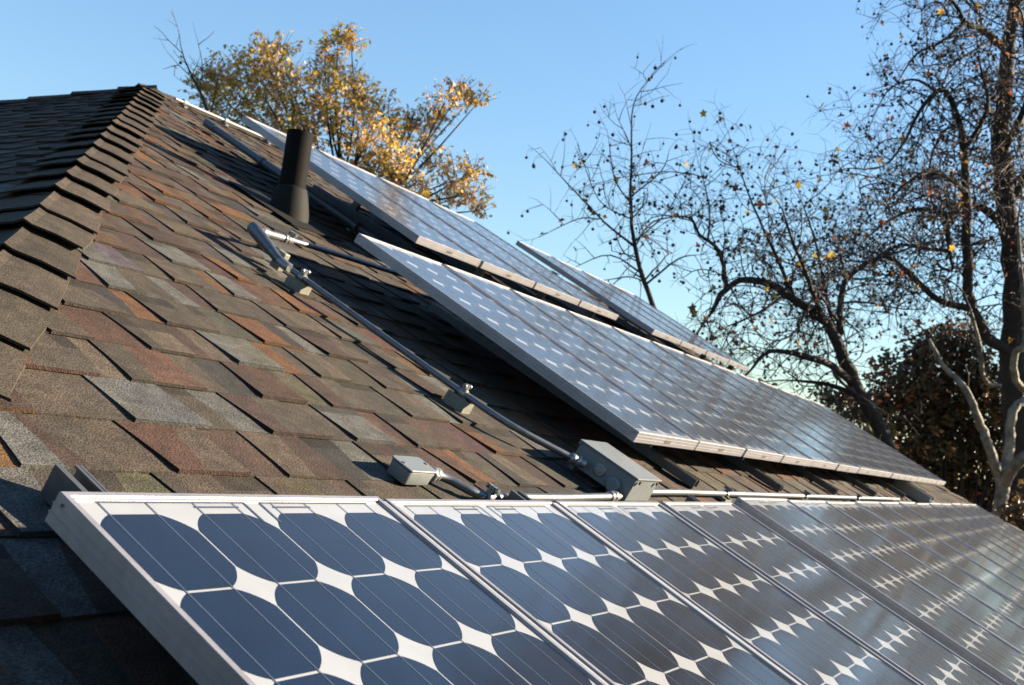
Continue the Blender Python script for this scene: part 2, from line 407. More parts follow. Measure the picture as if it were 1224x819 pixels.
# strips that close the gaps between the front row's panels
def gap_strip(base, xs, labels):
    for x_, lb in zip(xs, labels):
        s = MB(); s.box(x_-.0095, x_+.0095, .004, ML-.004, -.010, .0005)
        s.box(x_-.004, x_+.004, .01, ML-.004, -.020, -.0101)
        tag(s.build('gap_strip', M['strip'], mw=base), lb, 'strip', 'grey strips closing the gaps of the front row')
gl = ['grey metal strip in the gap between the first and second front row panels', 'grey metal strip in the gap between the second and third front row panels', 'grey metal strip in the gap between the third and fourth front row panels']
gap_strip(FA, [MW + .0105 + k*PW for k in range(3)], gl)
gap_strip(FA, [4*PW - .005], ['metal strip along the foot of the raised step in the front row'])
gap_strip(FB, [MW + .0105 + k*PW for k in range(11)], ['metal strip in the gap between front row panels, %s right of the raised step' % ORD[k] for k in range(11)])

# ------------------------------------------------------------------ mounting rails
def rail(x, y0, y1, zbase, label, group, hh=.042):
    m = MB(); zt = zbase + hh
    m.box(x-.019, x+.019, y0, y1, zbase, zbase+.004)
    m.box(x-.019, x-.0155, y0, y1, zbase+.0041, zt); m.box(x+.0155, x+.019, y0, y1, zbase+.0041, zt)
    m.box(x-.0154, x-.010, y0, y1, zt-.004, zt-.0005); m.box(x+.010, x+.0154, y0, y1, zt-.004, zt-.0005)
    e = empty('mounting_rail', AM @ Matrix.Translation((x, y0, zbase)), label, 'rail', group)
    inv = Matrix.Translation((-x, -y0, -zbase))
    m.v = [tuple(inv @ Vector(p)) for p in m.v]; m.build('channel', M['rail'], e)
    return e
def standoffs(e, ys, h):
    for y in ys:
        s = MB(); s.box(-.012, .012, y-.02, y+.02, .0425 if h < .06 else .0305, .0425+h)
        s.box(-.02, .02, y-.03, y+.03, .0425+h, .046+h)
        s.build('standoff', M['rail'], e)
zr = ZR + .013
ex = 'U channel end sticking out above the front row near its left corner'
k = 0
for x in np.arange(-.083, 8.5, 1.086):
    x = float(x)
    lb = 'aluminium U channel rail poking out above the top left corner of the front row' if k == 0 else ('aluminium U channel rail end beneath the bent conduit above the front row' if k == 1 else '%s aluminium rail from the left under the front row' % ORD[k])
    e = rail(x, -1.1, .345 if k == 0 else .318, zr, lb, 'rails under the front row'); standoffs(e, (.15, .65, 1.15), .040); k += 1
k = 0
for x in np.arange(2.47, 8.9, 1.086):
    e = rail(float(x), .43, 1.66, zr, '%s aluminium rail from the left under the middle row' % ORD[k], 'rails under the middle row', .030); standoffs(e, (.22, 1.0), .064); k += 1
k = 0
for x in (3.45, 4.1, 4.75, 5.7, 6.8, 7.5):
    e = rail(x, 2.0, 3.3, zr, '%s aluminium rail from the left under the upper rows' % ORD[k], 'rails under the upper rows'); standoffs(e, (.15, 1.0), .11); k += 1

# open bracket at the far end of the middle row
br = empty('tilt_bracket', AM @ Matrix.Translation((7.25, .30, zr)), 'bright open metal bracket on the roof under the far end of the middle row', 'bracket')
b = MB(); b.box(-.02, .22, 0, .03, 0, .05); b.build('foot', M['zinc'], br)
b = MB(); b.box(.0, .025, .031, .30, .0, .075); b.build('strut', M['zinc'], br)
b = MB(); b.box(.175, .20, .031, .30, .0, .075); b.build('strut', M['zinc'], br)
b = MB(); b.box(.026, .174, .04, .28, .02, .03); b.build('plate', M['rail'], br)

# ------------------------------------------------------------------ vent pipe
vp = empty('vent_pipe', Matrix.Translation(rp(2.47, 2.50, .005)), 'black plumbing vent pipe standing on the shingles left of the upper row', 'vent pipe')
def lathe(mb, prof, n=40, mi=0):
    rows = [[(r*math.cos(2*math.pi*k/n), r*math.sin(2*math.pi*k/n), z) for k in range(n)] for r, z in prof]
    mb.grid(rows, mi, None, True, True)
m = MB(); lathe(m, [(.055, -.08), (.055, .350), (.054, .354), (.0510, .355), (.0495, .352), (.0495, .2), (.001, .2)]); m.build('pipe', M['vent'], vp)
m = MB(); lathe(m, [(.092, -.055), (.084, .02), (.070, .09), (.064, .108), (.0620, .116), (.0560, .119)]); m.build('boot', M['boot'], vp)
pl = MB(); pl.box(-.17, .17, -.19, .22, .004, .0075)
po = pl.build('flashing_sheet', M['boot'], vp); po.matrix_world = AM @ Matrix.Translation((2.47, 2.50, ZR+.010))

# ------------------------------------------------------------------ conduits, boxes
def bend(pts, rad=.06, seg=6):
    """round the corners of a polyline"""
    pts = [Vector(p) for p in pts]; out = [pts[0]]
    for i in range(1, len(pts)-1):
        a, b, c = pts[i-1], pts[i], pts[i+1]
        r1 = min(rad, (a-b).length*.48, (c-b).length*.48)
        p = b + (a-b).normalized()*r1; q = b + (c-b).normalized()*r1
        for k in range(seg+1):
            t = k/seg; out.append(p*(1-t)**2 + b*2*t*(1-t) + q*t*t)
    out.append(pts[-1]); return out
def conduit(name, label, cat, origin, pts, r=.0092, matl='galv', rad=.07, group=None):
    e = empty(name, AM @ Matrix.Translation(origin), label, cat, group)
    O = Vector(origin)
    m = MB(); m.tube([p - O for p in bend(pts, rad)], r, 16); m.build('tube', M[matl], e)
    return e, O
def clamp(e, O, p, d, r=.0092, ear=1):
    """pipe clamp: band round the tube with a bolted ear standing up"""
    p = Vector(p)-O; d = Vector(d).normalized()
    m = MB(); m.tube([p-d*.010, p-d*.0085, p+d*.0085, p+d*.010], [r+.002, r+.0035, r+.0035, r+.002], 18)
    c = m.build('clamp', M['zinc'], e)
    side = Vector((0, 0, 1)); q = p + side*(r+.001)
    m = MB(); t = d.cross(side).normalized()
    for s in (-1, 1):
        m.tube([q + t*s*.0035 + side*.0, q + t*s*.0035 + side*.016], .006, 10)
    m.tube([q - t*.016 + side*.011, q + t*.016 + side*.011], .0036, 10)
    m.tube([q + t*.010 + side*.011, q + t*.015 + side*.011], .0068, 6); m.tube([q - t*.010 + side*.011, q - t*.014 + side*.011], .0068, 6)
    m.build('bolt', M['zinc'], c)
def block(e, O, p, h, along='y'):
    """short piece of slotted strut that holds the tube off the roof"""
    p = Vector(p)-O; m = MB()
    L, Wd = .034, .021
    zt = p.z - .0125; zb = p.z - h
    if along == 'y': L, Wd = Wd, L
    x0, x1, y0, y1 = p.x-L, p.x+L, p.y-Wd, p.y+Wd
    m.box(x0, x1, y0, y1, zb, zb+.003)
    m.box(x0, x0+.003, y0, y1, zb+.0031, zt); m.box(x1-.003, x1, y0, y1, zb+.0031, zt)
    m.box(x0+.0031, x1-.0031, y0, y0+.0025, zb+.0031, zt); m.box(x0+.0031, x1-.0031, y1-.0025, y1, zb+.0031, zt)
    m.box(x0, x0+.012, y0, y1, zt+.0002, zt+.0028); m.box(x1-.012, x1, y0, y1, zt+.0002, zt+.0028)
    m.build('strut_block', M['strut'], e)
def coupling(e, O, p, d, r=.0092, ln=.022, name='connector', hexa=True):
    p = Vector(p)-O; d = Vector(d).normalized(); m = MB()
    m.tube([p-d*ln, p-d*ln*.99, p-d*ln*.25, p-d*ln*.24], [r+.001, r+.0042, r+.0042, r+.001], 16)
    m.tube([p-d*ln*.2, p-d*ln*.19, p+d*ln*.35, p+d*ln*.36], [r+.001, r+.0066, r+.0066, r+.001], 6)
    m.tube([p+d*ln*.37, p+d*ln], r+.002, 14)
    m.build(name, M['zinc'], e)
zc = -.080
# conduit running down the slope from the pull elbow to the large box
e1, O1 = conduit('conduit', 'long galvanised conduit running down the slope from the elbow to the large grey box', 'conduit', (1.47, 1.0, zc), [(1.475, 1.50, zc), (1.465, .80, zc), (1.475, .64, zc), (1.615, .475, zc-.002)], rad=.12)
clamp(e1, O1, (1.474, 1.455, zc), (0, 1, 0)); block(e1, O1, (1.474, 1.455, zc), .045)
clamp(e1, O1, (1.468, .795, zc), (0, 1, 0)); block(e1, O1, (1.468, .795, zc), .045)
coupling(e1, O1, (1.610, .481, zc-.002), (.62, -.78, 0))
# upper branch
e0, O0 = conduit('conduit', 'conduit reaching left from under the upper row to the elbow', 'conduit', (1.8, 1.86, zc), [(1.62, 1.738, zc+.03), (1.75, 1.752, zc+.03), (2.9, 1.80, zc+.03)])
coupling(e0, O0, (1.655, 1.741, zc+.03), (-1, -.11, 0), ln=.026)
clamp(e0, O0, (1.685, 1.745, zc+.03), (1, .1, 0))
# pull elbow joining the two
el = empty('pull_elbow', AM @ Matrix.Translation((1.56, 1.72, zc)), 'grey pull elbow fitting joining two conduits on the shingles below the vent pipe', 'elbow')
m = MB(); O = Vector((1.56, 1.72, zc))
m.tube([Vector(p)-O for p in ((1.5005, 1.744, zc+.032), (1.500, 1.738, zc+.032), (1.497, 1.712, zc+.028), (1.489, 1.65, zc+.017), (1.479, 1.575, zc+.003), (1.476, 1.515, zc))], [.014, .0195, .021, .0185, .0135, .0125], 18); m.build('body', M['galv'], el)
m = MB(); m.tube([Vector(p)-O for p in ((1.503, 1.726, zc+.030), (1.56, 1.731, zc+.030), (1.64, 1.739, zc+.030))], [.0125, .0115, .0115], 16); m.tube([Vector(p)-O for p in ((1.535, 1.7285, zc+.030), (1.560, 1.731, zc+.030))], [.0150, .0150], 8); m.build('nipple', M['zinc'], el)
m = MB(); m.tube([Vector((1.478, 1.565, zc))-O, Vector((1.477, 1.555, zc))-O, Vector((1.476, 1.520, zc))-O, Vector((1.476, 1.515, zc))-O], [.014, .0165, .0165, .013], 6); m.build('nut', M['zinc'], el)
m = MB(); p = Vector((1.52, 1.60, zc-.006))-O; m.box(p.x-.012, p.x+.012, p.y-.02, p.y+.02, p.z-.03, p.z+.028); m.build('bracket', M['strut'], el, bevel=.003)
# fat conduit in the shade left of the upper row
e4, O4 = conduit('shaded_conduit', 'thick conduit with shade in its dark blue grey colour under the left end of the upper row', 'conduit', (3.1, 2.5, -.085), [(3.20, 3.93, -.085), (3.10, 3.2, -.085), (3.03, 2.45, -.085), (3.03, 1.9, -.085)], r=.021, matl='duct')
m = MB(); m.tube([Vector((3.205, 3.96, -.085))-O4, Vector((3.19, 3.86, -.085))-O4], .024, 18); m.build('cap', M['duct'], e4)
for y in (3.4, 2.6):
    xx = 3.10 + (y-3.2)*.12; q = Vector((xx, y, -.085))-O4
    m = MB(); m.tube([q-Vector((0, .012, 0)), q+Vector((0, .012, 0))],   .024, 18); m.box(q.x-.045, q.x+.045, q.y-.012, q.y+.012, -.030, -.0215); m.build('strap', M['duct'], e4)
# pale conduit along the ridge
e5, O5 = conduit('ridge_conduit', 'pale thin conduit lying along the ridge left of the upper row', 'conduit', (3.6, 4.52, -.095), [(3.42, 4.51, -.095), (4.05, 4.53, -.095), (5.3, 4.54, -.095)], r=.009, matl='greybox')
for x in (3.5, 3.85, 4.25, 4.8):
    q = Vector((x, 4.515+(x-3.4)*.02, -.095))-O5
    m = MB(); m.tube([q-Vector((.014, 0, 0)), q+Vector((.014, 0, 0))], .0175, 14); m.box(q.x-.012, q.x+.012, q.y-.03, q.y+.03, -.024, -.014); m.build('strap', M['greybox'], e5)

# small weatherproof box
z0 = ZR + .012
sb = empty('small_junction_box', AM @ Matrix.Translation((.765, .418, z0)), 'small grey weatherproof electrical box with rounded lid, left end of the short conduit', 'junction box')
m = MB()
def rbox(m, hx, hy, za, zb, ta=1.0):
    n = 6; rr = .010; lo = []; hi = []
    for q, (sx, sy) in enumerate(((1, 1), (-1, 1), (-1, -1), (1, -1))):
        for k in range(n):
            a = math.pi/2*(q + k/(n-1)); px, py = sx*(hx-rr) + rr*math.cos(a), sy*(hy-rr) + rr*math.sin(a)
            hi.append((px, py, zb)); lo.append((px*ta, py*ta, za))
    m.grid([lo, hi], 0, None, True, True); m.face(hi); m.face(lo[::-1])
rbox(m, .046, .026, 0, .028, .95); m.build('body', M['greybox'], sb, bevel=.0015)
m = MB(); rbox(m, .048, .028, .0285, .0330); m.build('lid', M['greybox'], sb, bevel=.002)
m = MB()
for s in (-1, 1): m.tube([(s*.038, 0, .0331), (s*.038, 0, .035)], .004, 10)
m.build('screw', M['zinc'], sb)
zb = z0 + .015
e2, O2 = conduit('conduit', 'short bent conduit between the small grey box and the large grey box', 'conduit', (.9, .40, zb), [(.805, .414, zb), (.865, .410, zb), (.915, .333, zb), (1.30, .337, zb), (1.64, .345, zb+.002)], rad=.035)
coupling(e2, O2, (.834, .413, zb), (-1, 0, 0), ln=.02)
clamp(e2, O2, (.937, .333, zb), (1, 0, 0))
coupling(e2, O2, (1.60, .345, zb+.001), (1, 0, 0), ln=.028)

# large box
lb = empty('large_junction_box', AM @ Matrix.Translation((1.65, .33, -.106)), 'large grey electrical box on the shingles below the middle row', 'junction box')
m = MB(); m.box(0, .165, 0, .185, 0, .064); m.build('body', M['greybox'], lb, bevel=.002)
m = MB(); m.box(-.004, .169, -.004, .189, .0645, .0695); m.box(-.004, .169, .182, .189, .0560, .0644); m.build('lid', M['greybox'], lb, bevel=.0012)
m = MB(); m.tube([(-.0002, .10, .030), (-.003, .10, .030), (-.0035, .10, .030)], [.017, .017, .015], 22); m.tube([(-.0036, .10, .030), (-.006, .10, .030)], [.009, .007], 18); m.build('knockout_plug', M['zinc'], lb)
m = MB()
for xx in (.018, .14): m.tube([(xx, -.0042, .058), (xx, -.009, .058)], .005, 8)
m.build('screw', M['slot'], lb)
m = MB()
for xx in (.01, .155):
    for yy in (.01, .175): m.box(xx-.008, xx+.008, yy-.008, yy+.008, -.014, -.0003)
m.build('foot', M['rail'], lb)
m = MB(); m.tube([(-.001, .045, .020), (-.018, .045, .020), (-.020, .045, .020)], [.020, .020, .016], 20); m.build('hub', M['greybox'], lb)
e3, O3 = conduit('conduit', 'straight conduit running right from the large grey box along the front row', 'conduit', (2.0, .372, -.098), [(1.835, .365, -.098), (2.2, .372, -.098), (6.3, .385, -.098)])
coupling(e3, O3, (1.845, .365, -.098), (-1, 0, 0), ln=.02)
for x in (1.90, 2.62, 3.75, 4.9): clamp(e3, O3, (x, .372, -.098), (1, 0, 0))
for x in (2.62, 3.75, 4.9): block(e3, O3, (x, .372, -.098), .022, 'x')

# ------------------------------------------------------------------ trees
class Tree:
    def __init__(s, seed): s.r = random.Random(seed); s.w = MB(); s.t = MB(); s.l = MB(); s.p = MB()
    def limb(s, pix, d, sides=9, jit=.0):
        """pix: list of (px, py, radius in metres, depth offset)"""
        pts = [at(q[0], q[1], d + (q[3] if len(q) > 3 else 0)) for q in pix]; rad = [q[2] for q in pix]
        # smooth by Catmull-Rom
        P = []; Rr = []
        for i in range(len(pts)-1):
            a = pts[max(i-1, 0)]; b = pts[i]; c = pts[i+1]; e = pts[min(i+2, len(pts)-1)]
            for k in range(4):
                t = k/4
                P.append(.5*((2*b) + (c-a)*t + (2*a-5*b+4*c-e)*t*t + (3*b-a-3*c+e)*t**3)); Rr.append(rad[i]*(1-t)+rad[i+1]*t)
        P.append(pts[-1]); Rr.append(rad[-1])
        if sides > 5:
            P = [p + Vector((s.r.uniform(-1, 1), s.r.uniform(-1, 1), s.r.uniform(-1, 1)))*rr*.24 for p, rr in zip(P, Rr)]
        s.w.tube(P, Rr, sides); return P, Rr
    def leaf(s, p, size, cols, droop=.5, fold=True):
        r = s.r; d = Vector((r.gauss(0, 1), r.gauss(0, 1), r.gauss(0, .7) - droop*1.6)).normalized()
        n = d.cross(Vector((r.gauss(0, 1), r.gauss(0, 1), r.gauss(0, 1)))).normalized(); up = d.cross(n)
        L = size*r.uniform(.7, 1.3); W = L*r.uniform(.2, .34)
        c = r.choice(cols); k = r.uniform(.75, 1.25); c = tuple(x*k for x in c)
        m = p + d*L*.5 - up*L*.06; q = p + d*L
        s.l.face([p, m + n*W + up*W*.5, q], 0, c); s.l.face([p, q, m - n*W + up*W*.5], 0, c)
    def broad(s, p, size, cols):
        """a curled, lobed plane leaf"""
        r = s.r; n = Vector((r.gauss(0, 1), r.gauss(0, 1), r.gauss(0, 1))).normalized(); a = n.orthogonal().normalized(); b = n.cross(a)
        c = r.choice(cols); k = r.uniform(.8, 1.2); c = tuple(x*k for x in c); L = size*r.uniform(.6, 1.1)
        rim = []
        for j in range(10):
            an = 2*math.pi*j/10; rr = L*(1 if j % 2 == 0 else .55)*r.uniform(.85, 1.1)
            rim.append(p + a*math.cos(an)*rr + b*math.sin(an)*rr + n*rr*.35*math.cos(an*2+1))
        for j in range(10): s.l.face([p, rim[j], rim[(j+1) % 10]], 0, c)
    def pod(s, p, rad):
        rows = []
        for i in range(1, 4):
            th = math.pi*i/4; rows.append([p + Vector((math.cos(2*math.pi*k/5)*math.sin(th), math.sin(2*math.pi*k/5)*math.sin(th), math.cos(th)))*rad for k in range(5)])
        s.p.grid(rows, 0, None, True, True); s.p.face(rows[0]); s.p.face(rows[-1][::-1])
    def twig(s, p, d, L, rad, lvl, o):
        r = s.r; n = max(4, int(L/.09)); st = L/n; pts = [p]; d = d.normalized()
        ax = Vector((r.gauss(0, 1), r.gauss(0, 1), r.gauss(0, 1))).normalized(); curl = r.uniform(-1, 1)*o['curl']
        for i in range(n):
            ax = (ax + Vector((r.gauss(0, .3), r.gauss(0, .3), r.gauss(0, .3)))).normalized()
            d = (d + ax.cross(d)*curl*st*3 + Vector((0, 0, o['grav']*st)) + Vector((r.gauss(0, 1), r.gauss(0, 1), r.gauss(0, 1)))*o['wig']).normalized()
            p = p + d*st; pts.append(p)
        s.t.tube(pts, [rad*(1-.65*i/n) for i in range(n+1)], 4, caps=False)
        if lvl > 0:
            for k in range(int(L*o['sub'] + r.random())):
                i = r.randint(1, n); dd = (pts[i]-pts[i-1]).normalized(); pr = dd.orthogonal(); pr.rotate(Matrix.Rotation(r.uniform(0, 6.28), 3, dd))
                s.twig(pts[i], (dd*.6 + pr + Vector((0, 0, .15))), L*r.uniform(.3, .6), max(.0022, rad*.6), lvl-1, o)
        else:
            if r.random() < o['pod']:
                q = pts[-1] - Vector((0, 0, r.uniform(.02, .07))); s.t.tube([pts[-1], q], .0014, 3, caps=False); s.pod(q, r.uniform(.014, .024))
            if r.random() < o['leaf']: s.broad(pts[-1], o['lsize'], o['cols'])
    def clothe(s, path, o, start=.2, dens=5, L=(.5, 1.1), lvl=2):
        P, Rr = path; r = s.r
        for i in range(1, len(P)):
            if i/len(P) < start: continue
            seg = (P[i]-P[i-1]); k = seg.length*dens
            for _ in range(int(k + r.random())):
                p = P[i-1] + seg*r.random(); dd = seg.normalized(); pr = dd.orthogonal(); pr.rotate(Matrix.Rotation(r.uniform(0, 6.28), 3, dd))
                s.twig(p, pr + dd*.5 + Vector((0, 0, o['up'])), r.uniform(*L), min(.012, max(.005, Rr[i]*.45)), lvl, o)
        if Rr[-1] < .05:
            d = (P[-1]-P[-2]).normalized(); s.twig(P[-1], d, r.uniform(*L), Rr[-1], lvl, o)
    def branch_out(s, path, o, start=.15, dens=1.3, L=(.9, 1.8)):
        P, Rr = path; r = s.r
        for i in range(1, len(P)):
            if i/len(P) < start: continue
            seg = (P[i]-P[i-1]); k = seg.length*dens
            for _ in range(int(k + r.random())):
                dd = seg.normalized(); pr = dd.orthogonal(); pr.rotate(Matrix.Rotation(r.uniform(0, 6.28), 3, dd))
                s.twig(P[i-1] + seg*r.random(), pr + dd*.6 + Vector((0, 0, o['up'])), r.uniform(*L), min(.020, max(.009, Rr[i]*.5)), 3, dict(o, sub=o['sub']*.72))
    def build(s, name, label, group, base, bark, leafm='leaf', crown=True):
        e = empty(name, Matrix.Translation(base), label, 'tree' if 'shrub' not in name and 'bush' not in name else 'shrub', group)
        B_ = Vector(base)
        cr = MB()
        for k, mb in enumerate((s.t, s.l, s.p)):
            b = len(cr.v); cr.v += mb.v; cr.f += [tuple(i+b for i in f) for f in mb.f]; cr.m += [k]*len(mb.f); cr.c += mb.c; cr.sm += mb.sm
        for mb, nm, m in ((s.w, 'trunk', M[bark]), (cr, 'crown', [M['twig'], M[leafm], M['pod']])):
            if mb.f:
                mb.v = [(v[0]-B_.x, v[1]-B_.y, v[2]-B_.z) for v in mb.v]; mb.build(nm, m, e)
        return e
def ground_under(px, py, d): p = at(px, py, d); return (p.x, p.y, 0)
def to_ground(p, lean=(0, 0)): return Vector((p.x+lean[0], p.y+lean[1], -.1))

SYC = dict(curl=1.7, grav=-.35, wig=.11, sub=8.0, pod=.34, leaf=.07, lsize=.06, up=.25, cols=[(.42, .26, .04), (.30, .24, .05), (.22, .08, .03), (.12, .06, .03), (.16, .10, .05)])
SYB = dict(SYC, leaf=.075, lsize=.05, cols=[(.30, .11, .04), (.20, .06, .03), (.12, .06, .03), (.35, .22, .05), (.18, .10, .05)])
def stem_down(t, px, py, d, rad, sides=10):
    p = at(px, py, d); n = 6; base = to_ground(p)
    t.w.tube([p.lerp(base, k/n) + Vector((t.r.uniform(-.03, .03), t.r.uniform(-.03, .03), 0)) for k in range(n+1)], [rad*(1+.5*k/n) for k in range(n+1)], sides)
    return base

# 1 thin upright tree rising behind the far row
t = Tree(21); d = 12.0
l = t.limb([(800, 420, .036), (774, 349, .028), (759, 298, .024), (754, 243, .018), (755, 188, .012), (757, 126, .007), (777, 93, .004)], d); b0 = stem_down(t, 800, 420, d, .038)
o1 = dict(SYC, up=.35, curl=.9, grav=-.1, sub=5, pod=.5, leaf=.07, lsize=.05)
t.clothe(l, o1, .2, 8, (.25, .7), 1)
for pp in ([(757, 294, .016), (722, 265, .012, -.2), (690, 232, .009, -.4), (653, 192, .004, -.6)], [(716, 262, .009, -.2), (690, 262, .006, -.3), (646, 283, .003, -.5)], [(763, 287, .012), (781, 265, .010, .2), (818, 258, .006, .4)],
           [(754, 243, .010), (735, 215, .008, .3), (728, 170, .004, .5)], [(754, 235, .010), (790, 205, .007, -.3), (800, 180, .003, -.5)], [(756, 180, .007), (738, 140, .003, .2)], [(770, 330, .014), (730, 305, .008, .3), (690, 318, .004, .5)], [(772, 340, .014), (810, 310, .009, -.3), (832, 305, .004, -.4)],
           [(755, 262, .009), (715, 238, .006, .4), (690, 170, .003, .6)], [(757, 290, .010), (800, 250, .007, .5), (830, 190, .003, .8)]):
    l = t.limb(pp, d, 6); t.clothe(l, o1, .15, 8, (.2, .55), 1)
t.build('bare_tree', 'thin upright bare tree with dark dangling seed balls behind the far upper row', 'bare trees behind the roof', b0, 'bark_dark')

# 2 arching tree
t = Tree(22); d = 13.0
main = t.limb([(1085, 600, .10), (1057, 520, .09), (1035, 482, .085), (1021, 456, .08), (999, 407, .070), (982, 381, .062), (951, 359, .052), (916, 339, .045), (884, 335, .038), (862, 352, .036), (850, 375, .02)], d); b0 = stem_down(t, 1085, 600, d, .115)
t.clothe(main, SYC, .3, 7, (.4, 1.0), 2)
for pp in ([(1021, 460, .055), (995, 438, .045, -.2), (960, 425, .036, -.4), (920, 420, .025, -.5), (898, 442, .014, -.6)],
           [(1004, 399, .045), (1008, 341, .036, .3), (1035, 315, .028, .5), (1070, 302, .016, .7)],
           [(868, 345, .030), (866, 324, .028), (858, 298, .024, -.2), (836, 280, .018, -.3), (825, 261, .013, -.3), (796, 258, .007, -.4)],
           [(846, 288, .014, -.2), (848, 250, .010, -.1), (838, 205, .005)],
           [(951, 359, .028), (924, 298, .020, .3), (902, 250, .013, .4), (887, 210, .008, .5), (876, 177, .004, .5)],
           [(985, 385, .035), (965, 330, .026, -.4), (948, 290, .018, -.6), (935, 250, .008, -.8)],
           [(1000, 405, .030), (985, 340, .022, .6), (975, 290, .014, .8), (958, 240, .006, 1.0)],
           [(940, 352, .026), (905, 375, .016, -.4), (870, 390, .008, -.6)],
           [(1030, 475, .040), (990, 460, .028, .4), (950, 455, .014, .6)]):
    l = t.limb(pp, d, 7); t.clothe(l, SYC, .1, 9, (.3, .85), 2); t.branch_out(l, SYC, dens=1.8)
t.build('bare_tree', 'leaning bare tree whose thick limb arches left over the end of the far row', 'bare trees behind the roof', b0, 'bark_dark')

# 3 tall dark tree at the right edge
t = Tree(23); d = 14.5
trunk = t.limb([(1212, 600, .17), (1212, 500, .16), (1208, 440, .155), (1212, 330, .14), (1203, 250, .13), (1197, 156, .115), (1206, 62, .09), (1215, -40, .07), (1208, -160, .05), (1215, -280, .03)], d); b0 = stem_down(t, 1212, 600, d, .18)
t.clothe(trunk, SYB, .25, 7, (.5, 1.1), 2)
for pp in ([(1210, 420, .08), (1178, 400, .075, -.3), (1160, 362, .07, -.5), (1156, 312, .065, -.6), (1154, 195, .052, -.7), (1146, 148, .044, -.7), (1134, 113, .034, -.8), (1119, 109, .028, -.9), (1095, 140, .022, -1.0), (1084, 164, .018, -1.1), (1056, 199, .012, -1.2), (1013, 201, .006, -1.4)],
           [(1200, 268, .06), (1166, 246, .05, .3), (1134, 258, .045, .5), (1136, 300, .03, .6)],
           [(1206, 62, .05), (1173, 35, .045, -.3), (1154, 27, .036, -.5), (1140, 4, .024, -.6), (1110, -30, .012, -.8)],
           [(1154, 27, .03, -.5), (1125, 50, .022, -.8), (1095, 65, .014, -1.0), (1075, 95, .007, -1.1)],
           [(1158, 368, .05, -.5), (1122, 359, .042, -.4), (1083, 324, .036, -.3), (1057, 306, .028, -.2), (1030, 320, .016), (1000, 345, .008)],
           [(1134, 258, .038, .5), (1100, 250, .03, .7), (1060, 265, .02, .9), (1030, 290, .01, 1.0)],
           [(1155, 230, .036, -.7), (1120, 205, .028, -1.1), (1090, 215, .02, -1.4), (1062, 240, .012, -1.6)],
           [(1152, 180, .032, -.7), (1180, 130, .024, -1.0), (1172, 80, .014, -1.2)],
           [(1138, 300, .03, .6), (1103, 297, .026, .5), (1076, 293, .022, .4), (1045, 309, .014, .3), (1010, 300, .007, .2)],
           [(1205, 250, .06), (1240, 180, .05, .3), (1280, 100, .03, .6), (1300, 0, .015, .8)],
           [(1200, 180, .05), (1230, 110, .035, -.8), (1224, 30, .02, -1.2)],
           [(1118, 108, .022, -.9), (1090, 95, .015, -.7), (1060, 110, .009, -.5), (1040, 150, .005, -.4)],
           [(1212, 480, .07), (1260, 420, .06, .5), (1310, 330, .04, .8), (1350, 200, .02, 1.0)],
           [(1203, -10, .05), (1160, -60, .03, .5), (1120, -130, .015, .8)]):
    l = t.limb(pp, d, 8); t.clothe(l, SYB, .1, 8, (.35, .95), 2); t.branch_out(l, SYB, dens=1.8)
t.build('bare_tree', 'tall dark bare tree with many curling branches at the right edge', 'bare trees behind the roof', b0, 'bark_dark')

# 4 pale forked tree in front of the dark one
t = Tree(24); d = 13.2
t.limb([(1196, 640, .085), (1196, 615, .08), (1197, 577, .08), (1196, 562, .07)], d); b0 = stem_down(t, 1196, 640, d, .085)
for pp in ([(1195, 570, .062), (1182, 535, .056, -.1), (1175, 516, .052, -.1), (1165, 490, .046, -.2), (1154, 464, .042, -.2), (1130, 440, .03, -.1), (1110, 405, .018)],
           [(1198, 572, .065), (1206, 532, .060, .1), (1211, 491, .056, .1), (1228, 474, .05, .2), (1250, 420, .04, .3), (1255, 330, .025, .4)],
           [(1200, 578, .07), (1215, 555, .075, -.3), (1240, 535, .06, -.5), (1275, 500, .04, -.6)],
           [(1230, 470, .045, .2), (1214, 455, .045, .1), (1213, 424, .042), (1226, 408, .036, -.1), (1222, 340, .028, -.1), (1216, 270, .016)],
           [(1196, 462, .03, .3), (1176, 453, .030, .2), (1171, 415, .026), (1160, 370, .016, -.1)]):
    l = t.limb(pp, d, 9); t.clothe(l, dict(SYB, sub=4), .55, 3, (.3, .8), 1)
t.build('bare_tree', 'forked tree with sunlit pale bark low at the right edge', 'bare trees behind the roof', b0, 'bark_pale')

# 5 bare sapling left of the golden tree
t = Tree(25); d = 10.5
l = t.limb([(262, 190, .022), (246, 128, .016), (233, 98, .012), (222, 75, .008), (216, 55, .004)], d, 6); b0 = stem_down(t, 262, 190, d, .03, 6)
o5 = dict(SYC, curl=.5, grav=.15, sub=5, pod=.12, leaf=.10, lsize=.03, up=.6, cols=[(.35, .24, .12), (.2, .16, .06)])
t.clothe(l, o5, .3, 8, (.15, .4), 1)
for pp in ([(238, 108, .008), (242, 80, .005, .1), (236, 48, .002, .2)], [(232, 95, .007), (214, 78, .004, -.1), (200, 62, .002, -.2)], [(250, 140, .009), (258, 110, .006), (262, 85, .003)]):
    l = t.limb(pp, d, 5); t.clothe(l, o5, .2, 7, (.12, .3), 0)
t.build('bare_sapling', 'slender almost leafless sapling left of the golden tree behind the ridge', None, b0, 'twig')

